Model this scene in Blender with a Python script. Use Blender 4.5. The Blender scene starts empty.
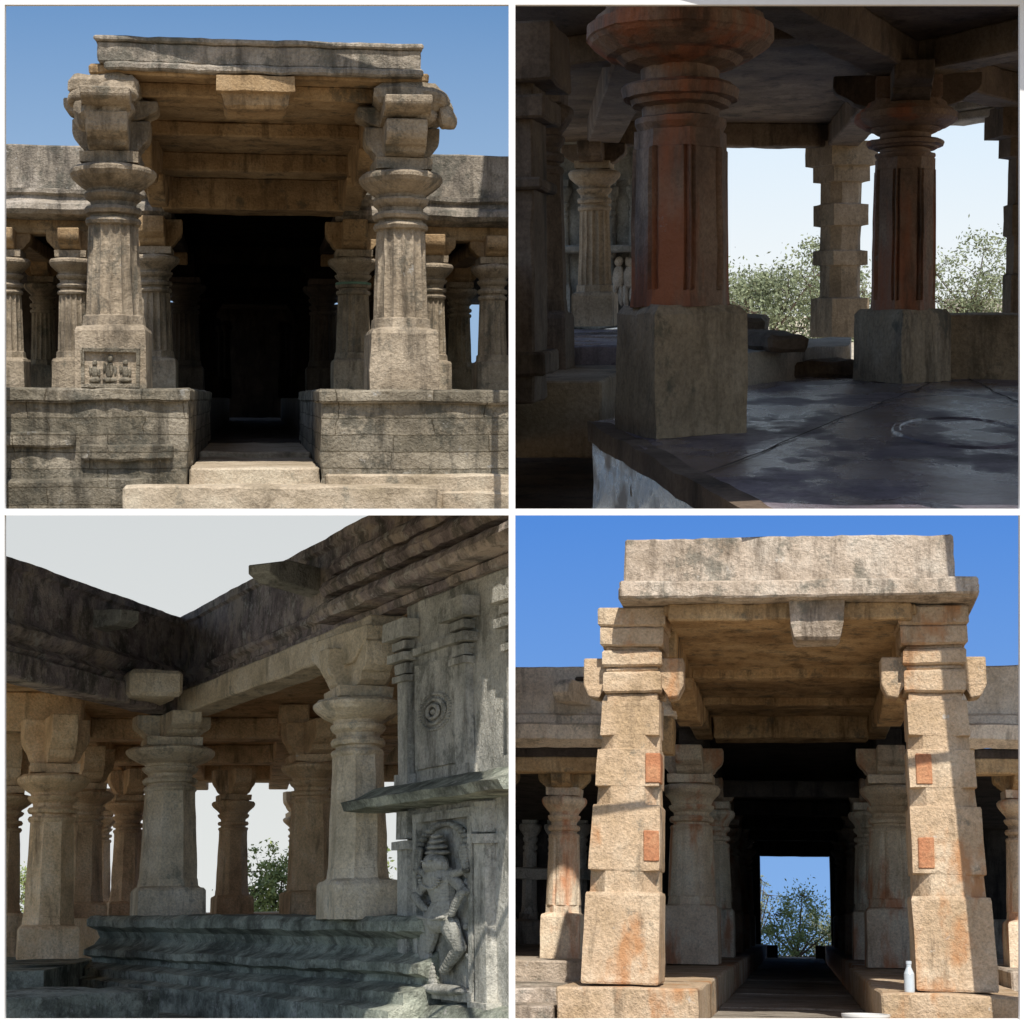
import bpy, bmesh, math, random
from mathutils import Vector, Matrix, noise
random.seed(7)
sc = bpy.context.scene
FPX = 1800.0
CAM = Vector((0, -18, 0))

# ------------------------------------------------------------------ materials
def _n(nt, t, **k):
    n = nt.nodes.new(t)
    for a, b in k.items():
        setattr(n, a, b)
    return n

def ramp(nt, src, stops):
    r = _n(nt, 'ShaderNodeValToRGB')
    els = r.color_ramp.elements
    while len(els) > 1:
        els.remove(els[-1])
    els[0].position = stops[0][0]; els[0].color = (*stops[0][1], 1)
    for p, c in stops[1:]:
        e = els.new(p); e.color = (*c, 1)
    nt.links.new(src, r.inputs[0])
    return r.outputs[0]

def mixc(nt, fac, a, b, mode='MIX'):
    m = _n(nt, 'ShaderNodeMix', data_type='RGBA', blend_type=mode)
    for s, v in ((m.inputs[0], fac), (m.inputs[6], a), (m.inputs[7], b)):
        if hasattr(v, 'links'):
            nt.links.new(v, s)
        elif isinstance(v, (int, float)):
            s.default_value = v
        else:
            s.default_value = (*v, 1)
    return m.outputs[2]

def noise_n(nt, vec, scale, detail=6, rough=.6, mscale=None, off=(0, 0, 0)):
    if mscale or off != (0, 0, 0):
        mp = _n(nt, 'ShaderNodeMapping')
        mp.inputs['Scale'].default_value = mscale or (1, 1, 1)
        mp.inputs['Location'].default_value = off
        nt.links.new(vec, mp.inputs[0]); vec = mp.outputs[0]
    n = _n(nt, 'ShaderNodeTexNoise')
    n.inputs['Scale'].default_value = scale
    n.inputs['Detail'].default_value = detail
    n.inputs['Roughness'].default_value = rough
    nt.links.new(vec, n.inputs['Vector'])
    return n.outputs[0]

def stone(name, base, dark, light, stain=.45, lichen=.0, bump=.5, rough=.9, red=None, courses=None, rsp=.5, ws=1.0, wet=False, redlo=.5, patch=None, streak=(2.6, 1.3, .45), redz=.5, blotch=.0):
    m = bpy.data.materials.new(name); m.use_nodes = True
    nt = m.node_tree; nt.nodes.clear()
    out = _n(nt, 'ShaderNodeOutputMaterial'); b = _n(nt, 'ShaderNodeBsdfPrincipled')
    nt.links.new(b.outputs[0], out.inputs[0])
    tc = _n(nt, 'ShaderNodeTexCoord').outputs['Object']
    n1 = noise_n(nt, tc, 1.5*ws, 6, .66)
    col = ramp(nt, n1, [(.34, dark), (.5, base), (.66, light)])
    n2 = noise_n(nt, tc, 34*ws, 4, .75)
    sp = ramp(nt, n2, [(.3, (.70,)*3), (.5, (1,)*3), (.7, (1.25,)*3)])
    col = mixc(nt, 1.0, col, sp, 'MULTIPLY')
    if patch:
        n7 = noise_n(nt, tc, 1.1*ws, 6, .7, None, (21, 5, 8))
        f = ramp(nt, n7, [(.5, (0,)*3), (.56, (.9,)*3)])
        col = mixc(nt, f, col, patch)
    if red:
        n5 = noise_n(nt, tc, 2.2*ws, 5, .6, (1, 1, redz), (7, 3, 1))
        f = ramp(nt, n5, [(redlo, (0,)*3), (redlo+.1, (.8,)*3)])
        col = mixc(nt, f, col, red)
    n3 = noise_n(nt, tc, 1.7*ws, 7, .70, streak, (3, 9, 4))
    f = ramp(nt, n3, [(.60-.25*stain, (0,)*3), (.76-.25*stain, (.8,)*3)])
    dk = tuple(c*.33 for c in dark)
    col = mixc(nt, f, col, dk)
    if blotch > 0:      # grey-green crust of old lichen
        n8 = noise_n(nt, tc, 2.6*ws, 8, .78, (1, 1, .8), (31, 12, 3))
        f = ramp(nt, n8, [(.62-.22*blotch, (0,)*3), (.68-.22*blotch, (.55,)*3), (.80-.22*blotch, (.85,)*3)])
        g = sum(dark)/3
        col = mixc(nt, f, col, (g*.50, g*.51, g*.42))
    if lichen > 0:
        n4 = noise_n(nt, tc, 5*ws, 6, .75, None, (11, 2, 6))
        f = ramp(nt, n4, [(.66-.2*lichen, (0,)*3), (.72-.2*lichen, (.7,)*3)])
        col = mixc(nt, f, col, tuple(min(.7, .3*sum(light)+.10)*k for k in (1, .97, .9)))
    if courses:
        bt = _n(nt, 'ShaderNodeTexBrick')
        mp = _n(nt, 'ShaderNodeMapping'); mp.inputs['Rotation'].default_value = (math.pi/2, 0, 0)
        wob = _n(nt, 'ShaderNodeTexNoise'); wob.inputs['Scale'].default_value = 2.2; wob.inputs['Detail'].default_value = 4
        nt.links.new(tc, wob.inputs['Vector'])
        va = _n(nt, 'ShaderNodeVectorMath', operation='MULTIPLY_ADD')
        nt.links.new(wob.outputs[1], va.inputs[0]); va.inputs[1].default_value = (.25, .12, .055)
        nt.links.new(tc, va.inputs[2])
        nt.links.new(va.outputs[0], mp.inputs[0]); nt.links.new(mp.outputs[0], bt.inputs[0])
        bt.inputs['Scale'].default_value = 1; bt.squash = 1.6; bt.squash_frequency = 3; bt.offset = .37
        bt.inputs['Brick Width'].default_value = courses[0]; bt.inputs['Row Height'].default_value = courses[1]
        bt.inputs['Mortar Size'].default_value = .009; bt.inputs['Mortar Smooth'].default_value = .8
        bt.inputs['Color1'].default_value = (1, 1, 1, 1); bt.inputs['Color2'].default_value = (.6, .61, .6, 1)
        bt.inputs['Mortar'].default_value = (.36, .34, .30, 1)
        col = mixc(nt, 1.0, col, bt.outputs[0], 'MULTIPLY')
    nt.links.new(col, b.inputs['Base Color'])
    b.inputs['Roughness'].default_value = rough
    b.inputs['Specular IOR Level'].default_value = rsp*.6
    if wet:
        nw = noise_n(nt, tc, 1.3, 6, .65, (1, .45, 1), (2, 5, 0))
        r = ramp(nt, nw, [(.42, (.55,)*3), (.54, (.14,)*3)])
        nt.links.new(r, b.inputs['Roughness'])
    add = _n(nt, 'ShaderNodeMath', operation='ADD')
    mm = _n(nt, 'ShaderNodeMath', operation='MULTIPLY'); mm.inputs[1].default_value = 2.4
    n6 = noise_n(nt, tc, 6*ws, 5, .68)
    nt.links.new(n6, mm.inputs[0]); nt.links.new(mm.outputs[0], add.inputs[0]); nt.links.new(n2, add.inputs[1])
    bp = _n(nt, 'ShaderNodeBump'); bp.inputs['Strength'].default_value = bump; bp.inputs['Distance'].default_value = .04
    nt.links.new(add.outputs[0], bp.inputs['Height']); nt.links.new(bp.outputs[0], b.inputs['Normal'])
    return m

def plain(name, col, rough=.6, var=.3, scale=8):
    m = bpy.data.materials.new(name); m.use_nodes = True
    nt = m.node_tree; b = nt.nodes['Principled BSDF']
    tc = _n(nt, 'ShaderNodeTexCoord').outputs['Object']
    n = noise_n(nt, tc, scale, 5)
    c = ramp(nt, n, [(.3, tuple(x*(1-var) for x in col)), (.7, tuple(min(1, x*(1+var)) for x in col))])
    nt.links.new(c, b.inputs['Base Color']); b.inputs['Roughness'].default_value = rough
    return m

def skymat(name, lo, hi, z0, z1):
    m = bpy.data.materials.new(name); m.use_nodes = True
    nt = m.node_tree; nt.nodes.clear()
    out = _n(nt, 'ShaderNodeOutputMaterial'); e = _n(nt, 'ShaderNodeEmission')
    tc = _n(nt, 'ShaderNodeTexCoord').outputs['Object']
    s = _n(nt, 'ShaderNodeSeparateXYZ'); nt.links.new(tc, s.inputs[0])
    mr = _n(nt, 'ShaderNodeMapRange'); mr.inputs[1].default_value = z0; mr.inputs[2].default_value = z1
    nt.links.new(s.outputs[2], mr.inputs[0])
    c = ramp(nt, mr.outputs[0], [(0, lo), (1, hi)])
    nt.links.new(c, e.inputs[0]); nt.links.new(e.outputs[0], out.inputs[0])
    m.cycles.emission_sampling = 'NONE'
    return m

def leafmat(name, a, b_):
    m = bpy.data.materials.new(name); m.use_nodes = True
    nt = m.node_tree; b = nt.nodes['Principled BSDF']
    tc = _n(nt, 'ShaderNodeTexCoord').outputs['Object']
    n = noise_n(nt, tc, 1.4, 4)
    c = ramp(nt, n, [(.35, a), (.65, b_)])
    nt.links.new(c, b.inputs['Base Color']); b.inputs['Roughness'].default_value = .7
    return m

M_tlstone = stone('weathered_granite', (.36, .295, .215), (.22, .18, .13), (.46, .385, .29), .4, .12, blotch=.35, bump=.65)
M_tlpar = stone('parapet_plaster', (.36, .315, .255), (.21, .185, .155), (.45, .40, .34), .5, .2, blotch=.6, bump=.6)
M_tlwall = stone('coursed_granite', (.30, .26, .195), (.16, .14, .105), (.42, .37, .29), .48, .25, courses=(.95, .17), blotch=.45, bump=.8)
M_soffit = stone('soffit_stone', (.38, .26, .14), (.24, .16, .085), (.48, .35, .21), .35, .0, blotch=.3)
M_step = stone('worn_step_stone', (.46, .38, .28), (.32, .26, .18), (.54, .47, .36), .15, .1, streak=(1.2, 1.2, 1.2), blotch=.2)
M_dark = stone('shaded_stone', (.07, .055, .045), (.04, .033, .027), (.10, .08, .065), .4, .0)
M_vdark = stone('hall_gloom_stone', (.012, .010, .008), (.008, .007, .006), (.02, .016, .013), .4, .0, rsp=0)  # darkness of the deep hall put into a near-black stone colour
M_brstone = stone('sunlit_granite', (.58, .43, .285), (.46, .33, .20), (.66, .53, .38), .2, .05, red=(.50, .24, .10), redlo=.565, blotch=.16, bump=.7)
M_brred = stone('red_granite', (.46, .20, .10), (.38, .16, .075), (.52, .28, .15), .1, .0)
M_brpar = stone('weathered_parapet', (.54, .45, .36), (.34, .27, .20), (.63, .56, .47), .42, .15, blotch=.42, bump=.7)
M_brwing = stone('sun_toned_parapet', (.82, .73, .62), (.58, .49, .38), (.88, .82, .72), .25, .12, blotch=.2)  # colour lightened to carry the sunlight the shaded wings miss
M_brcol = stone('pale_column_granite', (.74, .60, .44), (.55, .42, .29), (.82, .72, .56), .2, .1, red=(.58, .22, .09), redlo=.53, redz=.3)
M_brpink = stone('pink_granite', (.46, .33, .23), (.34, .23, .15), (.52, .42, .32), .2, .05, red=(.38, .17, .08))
M_paving = stone('worn_paving', (.34, .30, .25), (.22, .19, .155), (.42, .38, .32), .2, .1, streak=(1, 1, 1))
M_blstone = stone('grey_granite', (.76, .65, .48), (.52, .44, .31), (.86, .77, .62), .3, .15, blotch=.2, bump=.7)
M_blwarm = stone('buff_granite', (.74, .52, .30), (.50, .34, .20), (.84, .65, .43), .3, .08, bump=.7)
M_blpar = stone('lichen_parapet', (.44, .37, .36), (.20, .17, .17), (.68, .59, .52), .45, .5, patch=(.58, .49, .41), streak=(1.6, 1.2, .7), blotch=.5, bump=.9)
M_blbase = stone('grey_green_schist', (.38, .41, .34), (.17, .19, .155), (.56, .58, .48), .42, .3, streak=(.8, .8, 1.8), blotch=.5, bump=.9)
M_blwall = stone('carved_schist', (.58, .565, .50), (.34, .335, .29), (.72, .70, .62), .36, .2, blotch=.42, bump=.9)
M_blrel = stone('dark_carved_schist', (.40, .395, .35), (.22, .22, .19), (.52, .51, .46), .3, .2, blotch=.3, bump=.8)
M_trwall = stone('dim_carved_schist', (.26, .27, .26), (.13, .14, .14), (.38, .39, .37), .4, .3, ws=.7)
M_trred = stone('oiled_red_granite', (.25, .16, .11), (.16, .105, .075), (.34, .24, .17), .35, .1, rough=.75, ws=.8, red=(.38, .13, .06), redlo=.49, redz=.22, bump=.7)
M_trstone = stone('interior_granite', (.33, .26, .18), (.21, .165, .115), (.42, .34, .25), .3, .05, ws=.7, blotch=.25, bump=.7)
M_trdark = stone('shade_toned_stone', (.15, .11, .08), (.09, .068, .05), (.22, .17, .125), .35, .0, ws=.7)  # shade under the roof and on backlit pillars put into the colour
M_trfloor = stone('damp_stone_floor', (.20, .17, .20), (.11, .095, .12), (.32, .28, .29), .3, .0, bump=.45, rough=.42, rsp=1.4, ws=.9, wet=True)
M_trgrey = stone('eave_stone', (.50, .46, .40), (.32, .29, .25), (.6, .56, .5), .2, .1)
M_white = plain('white_painted_wood', (.85, .85, .85), .6, .03)
M_bark = plain('bark', (.10, .07, .05), .9)
M_leaf = leafmat('foliage', (.12, .17, .05), (.32, .38, .13))
M_leafd = leafmat('foliage_olive', (.13, .16, .085), (.27, .30, .17))
M_dust = plain('dusty_ground', (.46, .40, .30), .95, .25, 1.2)
M_plastic = plain('white_plastic', (.75, .74, .70), .35, .04)
M_bottle = plain('clear_plastic', (.50, .56, .60), .2, .1)
M_green = plain('faded_green_cloth', (.12, .22, .16), .8)

# ------------------------------------------------------------------ groups
G = {}
def group(name, ax, ay, s, qx, qz):
    v = Vector((ax-512, FPX, 512-ay)).normalized()
    yaw = -math.atan2(v.x, v.y); pitch = math.atan2(v.z, math.hypot(v.x, v.y))
    sl = v.z*v.x/(v.x**2+v.y**2)
    R = (Matrix.Rotation(yaw, 4, 'Z') @ Matrix.Rotation(pitch, 4, 'X') @ Matrix.Rotation(sl*.5, 4, 'Y'))
    org = CAM + (R @ Vector((0, 18*s, 0)))
    M = Matrix.Translation(org) @ R @ Matrix.Scale(s, 4)
    e = bpy.data.objects.new(name, None); sc.collection.objects.link(e)
    e.matrix_world = M
    G.update(M=M, Mi=M.inverted(), e=e, qx=qx, qz=qz, s=s, R=R)
    return e

def clip(bm):
    # every bay of the display ends at the partition between it and its neighbours
    Mi = G['Mi']; R3 = Mi.to_3x3()
    for ax, q in ((Vector((1, 0, 0)), G['qx']), (Vector((0, 0, 1)), G['qz'])):
        co = Mi @ (ax*q*.012); no = (R3 @ ax).normalized()*q
        ds = [(v.co-co).dot(no) for v in bm.verts]
        if not ds or min(ds) > 0: continue
        if max(ds) <= 0:
            bmesh.ops.delete(bm, geom=bm.verts[:], context='VERTS'); return
        bmesh.ops.bisect_plane(bm, geom=bm.verts[:]+bm.edges[:]+bm.faces[:], plane_co=co, plane_no=no, clear_inner=True)

def mk(bm, name, mat, parent=True, rough=0, smooth=False, normals=True):
    if rough:
        for v in bm.verts:
            c = v.co
            v.co = c + noise.noise_vector(c*2.3)*rough*.75 + noise.noise_vector(c*9)*rough*.55
    for v in bm.verts: v.co.y -= 18
    if normals: bmesh.ops.recalc_face_normals(bm, faces=bm.faces[:])
    clip(bm)
    if not bm.verts:
        bm.free(); return None
    me = bpy.data.meshes.new(name); bm.to_mesh(me); bm.free()
    me.materials.append(mat)
    if smooth:
        for p in me.polygons: p.use_smooth = True
    o = bpy.data.objects.new(name, me); sc.collection.objects.link(o)
    if parent: o.parent = G['e']
    else: o.matrix_world = G['M']
    return o

def slices(bm, seg, lo, hi, maxn=16):
    for a in range(3):
        L = hi[a]-lo[a]; n = min(maxn, int(L/seg))
        no = Vector((0, 0, 0)); no[a] = 1
        for i in range(1, n+1):
            co = Vector((0, 0, 0)); co[a] = lo[a]+L*i/(n+1)
            bmesh.ops.bisect_plane(bm, geom=bm.verts[:]+bm.edges[:]+bm.faces[:], plane_co=co, plane_no=no)

def box(name, x0, x1, y0, y1, z0, z1, mat, rough=.014, rot=0, bev=.02, seg=.22, maxn=16):
    bm = bmesh.new(); bmesh.ops.create_cube(bm, size=1)
    sx, sy, sz = x1-x0, y1-y0, z1-z0
    for v in bm.verts: v.co = Vector((v.co.x*sx, v.co.y*sy, v.co.z*sz))
    b = min(bev, .3*min(sx, sy, sz))
    bmesh.ops.bevel(bm, geom=bm.edges[:], offset=b, segments=1, affect='EDGES')
    slices(bm, seg, (-sx/2, -sy/2, -sz/2), (sx/2, sy/2, sz/2), maxn)
    R = Matrix.Rotation(math.radians(rot), 3, 'Z'); c = Vector(((x0+x1)/2, (y0+y1)/2, (z0+z1)/2))
    for v in bm.verts: v.co = R @ v.co + c
    return mk(bm, name, mat, rough=rough)

def seg_wall(name, p, q, th, z0, z1, mat, rough=.014):
    d = Vector((q[0]-p[0], q[1]-p[1])); L = d.length; a = math.degrees(math.atan2(d.y, d.x))
    cx, cy = (p[0]+q[0])/2, (p[1]+q[1])/2
    return box(name, cx-L/2, cx+L/2, cy-th/2, cy+th/2, z0, z1, mat, rough, a)

def mould(name, p, q, prof, mat, rough=.012, n=24):
    """sweep a (out,z) profile from p to q; 'out' is to the right of the travel direction"""
    d = Vector((q[0]-p[0], q[1]-p[1], 0)); o = Vector((d.y, -d.x, 0)).normalized()
    pf = []
    for i, a in enumerate(prof):       # subdivide tall steps so the surface can weather
        b = prof[(i+1) % len(prof)]; pf.append(a)
        k = int(math.hypot(b[0]-a[0], b[1]-a[1])/.14)
        for j in range(1, k): pf.append((a[0]+(b[0]-a[0])*j/k, a[1]+(b[1]-a[1])*j/k))
    prof = pf
    bm = bmesh.new(); rings = []
    for i in range(n+1):
        b = Vector((p[0], p[1], 0)) + d*(i/n)
        rings.append([bm.verts.new(b+o*a+Vector((0, 0, z))) for a, z in prof])
    k = len(prof)
    for i in range(n):
        for j in range(k):
            j2 = (j+1) % k
            bm.faces.new((rings[i][j], rings[i][j2], rings[i+1][j2], rings[i+1][j]))
    bm.faces.new(rings[0]); bm.faces.new(rings[-1][::-1])
    return mk(bm, name, mat, rough=rough)

def prism(name, pts, z0, z1, mat, rough=.01):
    bm = bmesh.new()
    a = [bm.verts.new((x, y, z0)) for x, y in pts]; b = [bm.verts.new((x, y, z1)) for x, y in pts]
    bm.faces.new(a[::-1]); bm.faces.new(b)
    for i in range(len(pts)):
        j = (i+1) % len(pts); bm.faces.new((a[i], a[j], b[j], b[i]))
    xs = [p[0] for p in pts]; ys = [p[1] for p in pts]
    slices(bm, .3, (min(xs), min(ys), z0), (max(xs), max(ys), z1), 20)
    return mk(bm, name, mat, rough=rough)

def rad(shape, r, t):
    if shape == 'q': return r/max(abs(math.cos(t)), abs(math.sin(t)))
    if shape == 'o': return r/math.cos(((t+math.pi/8) % (math.pi/4))-math.pi/8)
    if shape == 'f': return r*(1-.10*abs(math.sin(8*t))**.7)
    if shape == 's':
        k = rad('q', r, t); k2 = rad('q', r, t+math.pi/4); return max(min(k, r*1.16), min(k2, r*1.16))*.94
    if shape == 'g':   # eight flat bands separated by grooves
        m = abs(((t+math.pi/8) % (math.pi/4))-math.pi/8)/(math.pi/8)
        return rad('o', r, t)*(1-(.075 if .72 < m < .93 else 0))
    if shape == 'n':   # square with cut corners
        return min(rad('q', r, t), rad('q', r*.90*1.19, t+math.pi/4))
    return r

def lathe(name, x, y, prof, mat, ysc=1.5, rot=0, rough=.008, n=64, lean=0):
    bm = bmesh.new(); rings = []; rr = math.radians(rot)
    z00 = prof[0][0]
    pf = []
    for i, p in enumerate(prof):
        if i and p[2] == prof[i-1][2] and p[0]-prof[i-1][0] > .3:
            k = int((p[0]-prof[i-1][0])/.15)
            for j in range(1, k):
                f = j/k; pf.append((prof[i-1][0]+(p[0]-prof[i-1][0])*f, prof[i-1][1]+(p[1]-prof[i-1][1])*f, p[2]))
        pf.append(p)
    for z, r, s in pf:
        ring = []
        for i in range(n):
            t = 2*math.pi*i/n; q = rad(s, r, t)
            a, b = q*math.cos(t+rr), q*math.sin(t+rr)
            ring.append(bm.verts.new((x+a+lean*(z-z00), y+b*ysc, z)))
        rings.append(ring)
    for i in range(len(rings)-1):
        for j in range(n):
            k = (j+1) % n
            bm.faces.new((rings[i][j], rings[i][k], rings[i+1][k], rings[i+1][j]))
    bm.faces.new(rings[0][::-1]); bm.faces.new(rings[-1])
    return mk(bm, name, mat, rough=rough)

def stdprof(z0, h, r, shaft='f', bf=.26, cap=1.5):
    P = [(0, 1.2, 'q'), (bf-.015, 1.18, 'q'), (bf, 1.12, 'q'), (bf+.012, 1.03, 'o'), (bf+.05, 1.0, 'o'), (bf+.055, .98, shaft), (.70, .86, shaft),
         (.705, .93, 'c'), (.718, .97, 'c'), (.73, .92, 'c'), (.733, .80, 'c'), (.745, .80, 'c'), (.75, .95, 'c'), (.765, 1.0, 'c'), (.778, .94, 'c'),
         (.782, .78, 'c'), (.80, .80, 'c'), (.815, .95, 'c'), (.83, 1.02, 'c'), (.838, 1.0, 'c'), (.842, .88, 'c'), (.855, .92, 'c'),
         (.875, cap*.78, 'c'), (.90, cap*.94, 'c'), (.918, cap, 'c'), (.932, cap, 'c'), (.945, cap*.93, 'c'), (.95, cap*.7, 'c'), (.955, .98, 'q'), (1.0, 1.0, 'q')]
    return [(z0+a*h, b*r, s) for a, b, s in P]

def extr(name, poly, c, ang, width, mat, rough=.01):
    """extrude a (a,z) side profile, centred on c, running along direction ang, of given width"""
    bm = bmesh.new(); u = Vector((math.cos(ang), math.sin(ang), 0)); w = Vector((-u.y, u.x, 0))
    C = Vector(c)
    A = [bm.verts.new(C+u*a+Vector((0, 0, z))-w*width/2) for a, z in poly]
    B = [bm.verts.new(C+u*a+Vector((0, 0, z))+w*width/2) for a, z in poly]
    bm.faces.new(A); bm.faces.new(B[::-1])
    for i in range(len(poly)):
        j = (i+1) % len(poly); bm.faces.new((A[i], A[j], B[j], B[i]))
    bmesh.ops.bevel(bm, geom=bm.edges[:], offset=.012, segments=1, affect='EDGES')
    return mk(bm, name, mat, rough=rough)

def corbel(x, y, z, L, h, w, mat, ly=None, rot=0):
    ly = ly or L*1.6
    def pr(L):
        return [(-L, h), (L, h), (L, h*.62), (L*.96, h*.45), (L*.84, h*.30), (L*.78, h*.28), (L*.72, h*.12), (L*.58, h*.02), (L*.5, 0),
                (-L*.5, 0), (-L*.58, h*.02), (-L*.72, h*.12), (-L*.78, h*.28), (-L*.84, h*.30), (-L*.96, h*.45), (-L, h*.62)]
    extr('bracket', pr(L), (x, y, z), rot, w, mat)
    extr('bracket', pr(ly), (x, y, z+.003), rot+math.pi/2, w*1.01, mat)

def ell(bm, c, r, axes=None, u=20, v=12):
    m = Matrix.Translation(c)
    if axes: m = m @ axes.to_4x4()
    m = m @ Matrix.Diagonal((*r, 1))
    bmesh.ops.create_uvsphere(bm, u_segments=u, v_segments=v, radius=1, matrix=m)

def skyback(mat, y=95):
    bm = bmesh.new(); w = 45
    vs = [bm.verts.new(p) for p in ((-w, y, -w), (w, y, -w), (w, y, w), (-w, y, w))]
    bm.faces.new(vs)
    return mk(bm, 'sky', mat, parent=False, normals=False)

def tree(name, x, y, z, h, w, n, leaf, ls=.09, trunk=.25, seed=1):
    rnd = random.Random(seed)
    e = bpy.data.objects.new(name, None); sc.collection.objects.link(e); e.matrix_world = G['M']
    old = G['e']; G['e'] = e
    bm = bmesh.new()
    def limb(p, q, r1, r2):
        d = q-p; L = d.length; m = Matrix.Translation((p+q)/2) @ d.to_track_quat('Z', 'Y').to_matrix().to_4x4()
        bmesh.ops.create_cone(bm, cap_ends=True, segments=8, radius1=r1, radius2=r2, depth=L, matrix=m)
    base = Vector((x, y, z)); fork = base+Vector((0, 0, h*trunk)); limb(base, fork, h*.03, h*.022)
    cl = []
    for i in range(13):
        a = rnd.uniform(0, 6.28); t = rnd.uniform(.2, 1)
        q = fork + Vector((math.cos(a)*w*.42*t, math.sin(a)*w*.42*t, rnd.uniform(.02, .72)*h*(1.1-.35*t)))
        limb(fork, q, h*.014, h*.004)
        for j in range(6):
            e2 = q+Vector((rnd.gauss(0, w*.11), rnd.gauss(0, w*.11), rnd.gauss(0, h*.10)))
            limb(q, e2, h*.004, h*.0015)
            cl.append((e2, rnd.uniform(.06, .15)*w))
    mk(bm, 'trunk', M_bark)
    bm = bmesh.new()
    for i in range(n):
        c, r = rnd.choice(cl)
        p = c + Vector((rnd.gauss(0, r*.6), rnd.gauss(0, r*.6), rnd.gauss(0, r*.5)))
        if p.z < z: continue
        u = Vector((rnd.gauss(0, 1), rnd.gauss(0, 1), rnd.gauss(0, 1))).normalized(); k = u.orthogonal().normalized()
        k = Matrix.Rotation(rnd.uniform(0, 6.28), 3, u) @ k; l = u.cross(k); s = ls*rnd.uniform(.5, 1.2)
        vs = [bm.verts.new(p+k*s), bm.verts.new(p+l*s*.45), bm.verts.new(p-k*s), bm.verts.new(p-l*s*.45)]
        bm.faces.new(vs)
    mk(bm, 'crown', leaf, normals=False)
    G['e'] = old

# =================================================================== 1. entrance portico (upper left bay)
group('temple_entrance_portico', 255, 398, 1.04, -1, 1)
S = M_tlstone
for x0, x1 in ((-4.5, -.66), (.66, 4.5)):
    box('platform_wall', x0, x1, 18.2, 27, -1.6, -.02, M_tlwall, rough=.035, seg=.12, maxn=34)
    box('platform_coping', x0-(.0 if x0 < 0 else .02), x1+(.02 if x0 < 0 else 0), 18.13, 27, -.045, .09, M_tlwall, rough=.026, seg=.12, maxn=34)
for i, x0 in enumerate((-4.4, -3.3, -2.45, -1.7)):
    box('platform_course_block', x0, x0+(.85, .6, .7, .9)[i], 18.12, 18.3, (-.42, -.30, -.5, -.62)[i], (-.25, -.12, -.34, -.46)[i], M_tlwall, rough=.03, seg=.12)
box('platform_ledge', -4.5, -1.0, 17.95, 18.3, -1.6, -.80, M_tlwall, rough=.035, seg=.12, maxn=30)
box('platform_ledge', 1.85, 4.5, 17.95, 18.3, -1.6, -.93, M_step, rough=.03)
box('entrance_step', -1.27, 1.78, 17.7, 18.35, -1.3, -.86, M_step, rough=.03, seg=.12, maxn=26)
box('entrance_step', .7, 2.6, 18.0, 18.5, -1.3, -.76, M_step, rough=.02)
box('passage_floor', -.65, .65, 18.3, 21.5, -1.2, -.70, M_step, rough=.02)
box('passage_floor', -.65, .65, 21.6, 26, -1.2, -.64, M_step, rough=.02)
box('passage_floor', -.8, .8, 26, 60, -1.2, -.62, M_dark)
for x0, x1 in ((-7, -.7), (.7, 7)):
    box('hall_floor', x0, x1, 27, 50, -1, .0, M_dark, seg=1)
for x in (-1.41, 1.50):
    lathe('column', x, 18.75, stdprof(.09, 2.33, .29, 'f', cap=1.48), S, 1.6, rough=.014)
    corbel(x, 18.75, 2.42, .38, .34, .40, S, ly=.8)
    corbel(x, 18.75, 2.76, .46, .20, .46, S, ly=1.0)
    sx = -1 if x < 0 else 1
    box('bracket_block', x-.34+sx*.03, x+.34+sx*.03, 18.05, 19.4, 2.93, 3.14, S, rough=.04, bev=.06, seg=.1)
bm = bmesh.new()   # worn rounded end of the left bracket
ell(bm, (-1.38, 18.22, 2.80), (.25, .28, .17), u=32, v=20); ell(bm, (-1.60, 18.15, 2.76), (.15, .25, .17), u=32, v=20)
ell(bm, (-1.34, 18.12, 2.97), (.24, .2, .10), u=32, v=20); ell(bm, (-1.66, 18.2, 2.93), (.14, .2, .10), u=32, v=20)
mk(bm, 'carved_bracket_end', S, rough=.07)
bm = bmesh.new()
ell(bm, (1.76, 18.2, 2.98), (.22, .3, .13)); ell(bm, (1.9, 18.2, 2.83), (.12, .22, .15)); ell(bm, (1.68, 18.2, 2.84), (.13, .2, .12))
mk(bm, 'carved_bracket_end', S, rough=.07)
bm = bmesh.new()      # small seated figures on the column base
PX = -1.41
for dx in (-.27, .27): bmesh.ops.create_cube(bm, size=1, matrix=Matrix.Translation((PX+dx, 18.17, .29)) @ Matrix.Diagonal((.035, .05, .36, 1)))
for dz in (.115, .465): bmesh.ops.create_cube(bm, size=1, matrix=Matrix.Translation((PX, 18.17, dz)) @ Matrix.Diagonal((.575, .052, .035, 1)))
for cx_, k in ((-.15, .8), (.0, 1), (.15, .85)):
    X = PX+cx_
    ell(bm, (X, 18.19, .14+.24*k), (.03*k, .03, .038*k), u=10, v=8); ell(bm, (X, 18.20, .14+.13*k), (.045*k, .04, .08*k), u=10, v=8)
    ell(bm, (X, 18.19, .17), (.075*k, .04, .03), u=10, v=8)
    ell(bm, (X-.055*k, 18.20, .14+.15*k), (.016, .03, .06*k), u=8, v=6); ell(bm, (X+.055*k, 18.20, .14+.12*k), (.016, .03, .06*k), u=8, v=6)
mk(bm, 'carved_base_panel', M_tlwall, rough=.016)
box('roof_slab', -1.58, 1.74, 18.1, 27.2, 3.14, 3.235, M_soffit, rough=.02, seg=.3)
box('roof_parapet', -1.49, 1.64, 18.02, 18.5, 3.237, 3.44, M_tlpar, rough=.016, seg=.1, maxn=30)
box('parapet_coping', -1.52, 1.66, 17.98, 18.6, 3.436, 3.49, M_tlpar, rough=.018, seg=.1, maxn=30)
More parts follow.
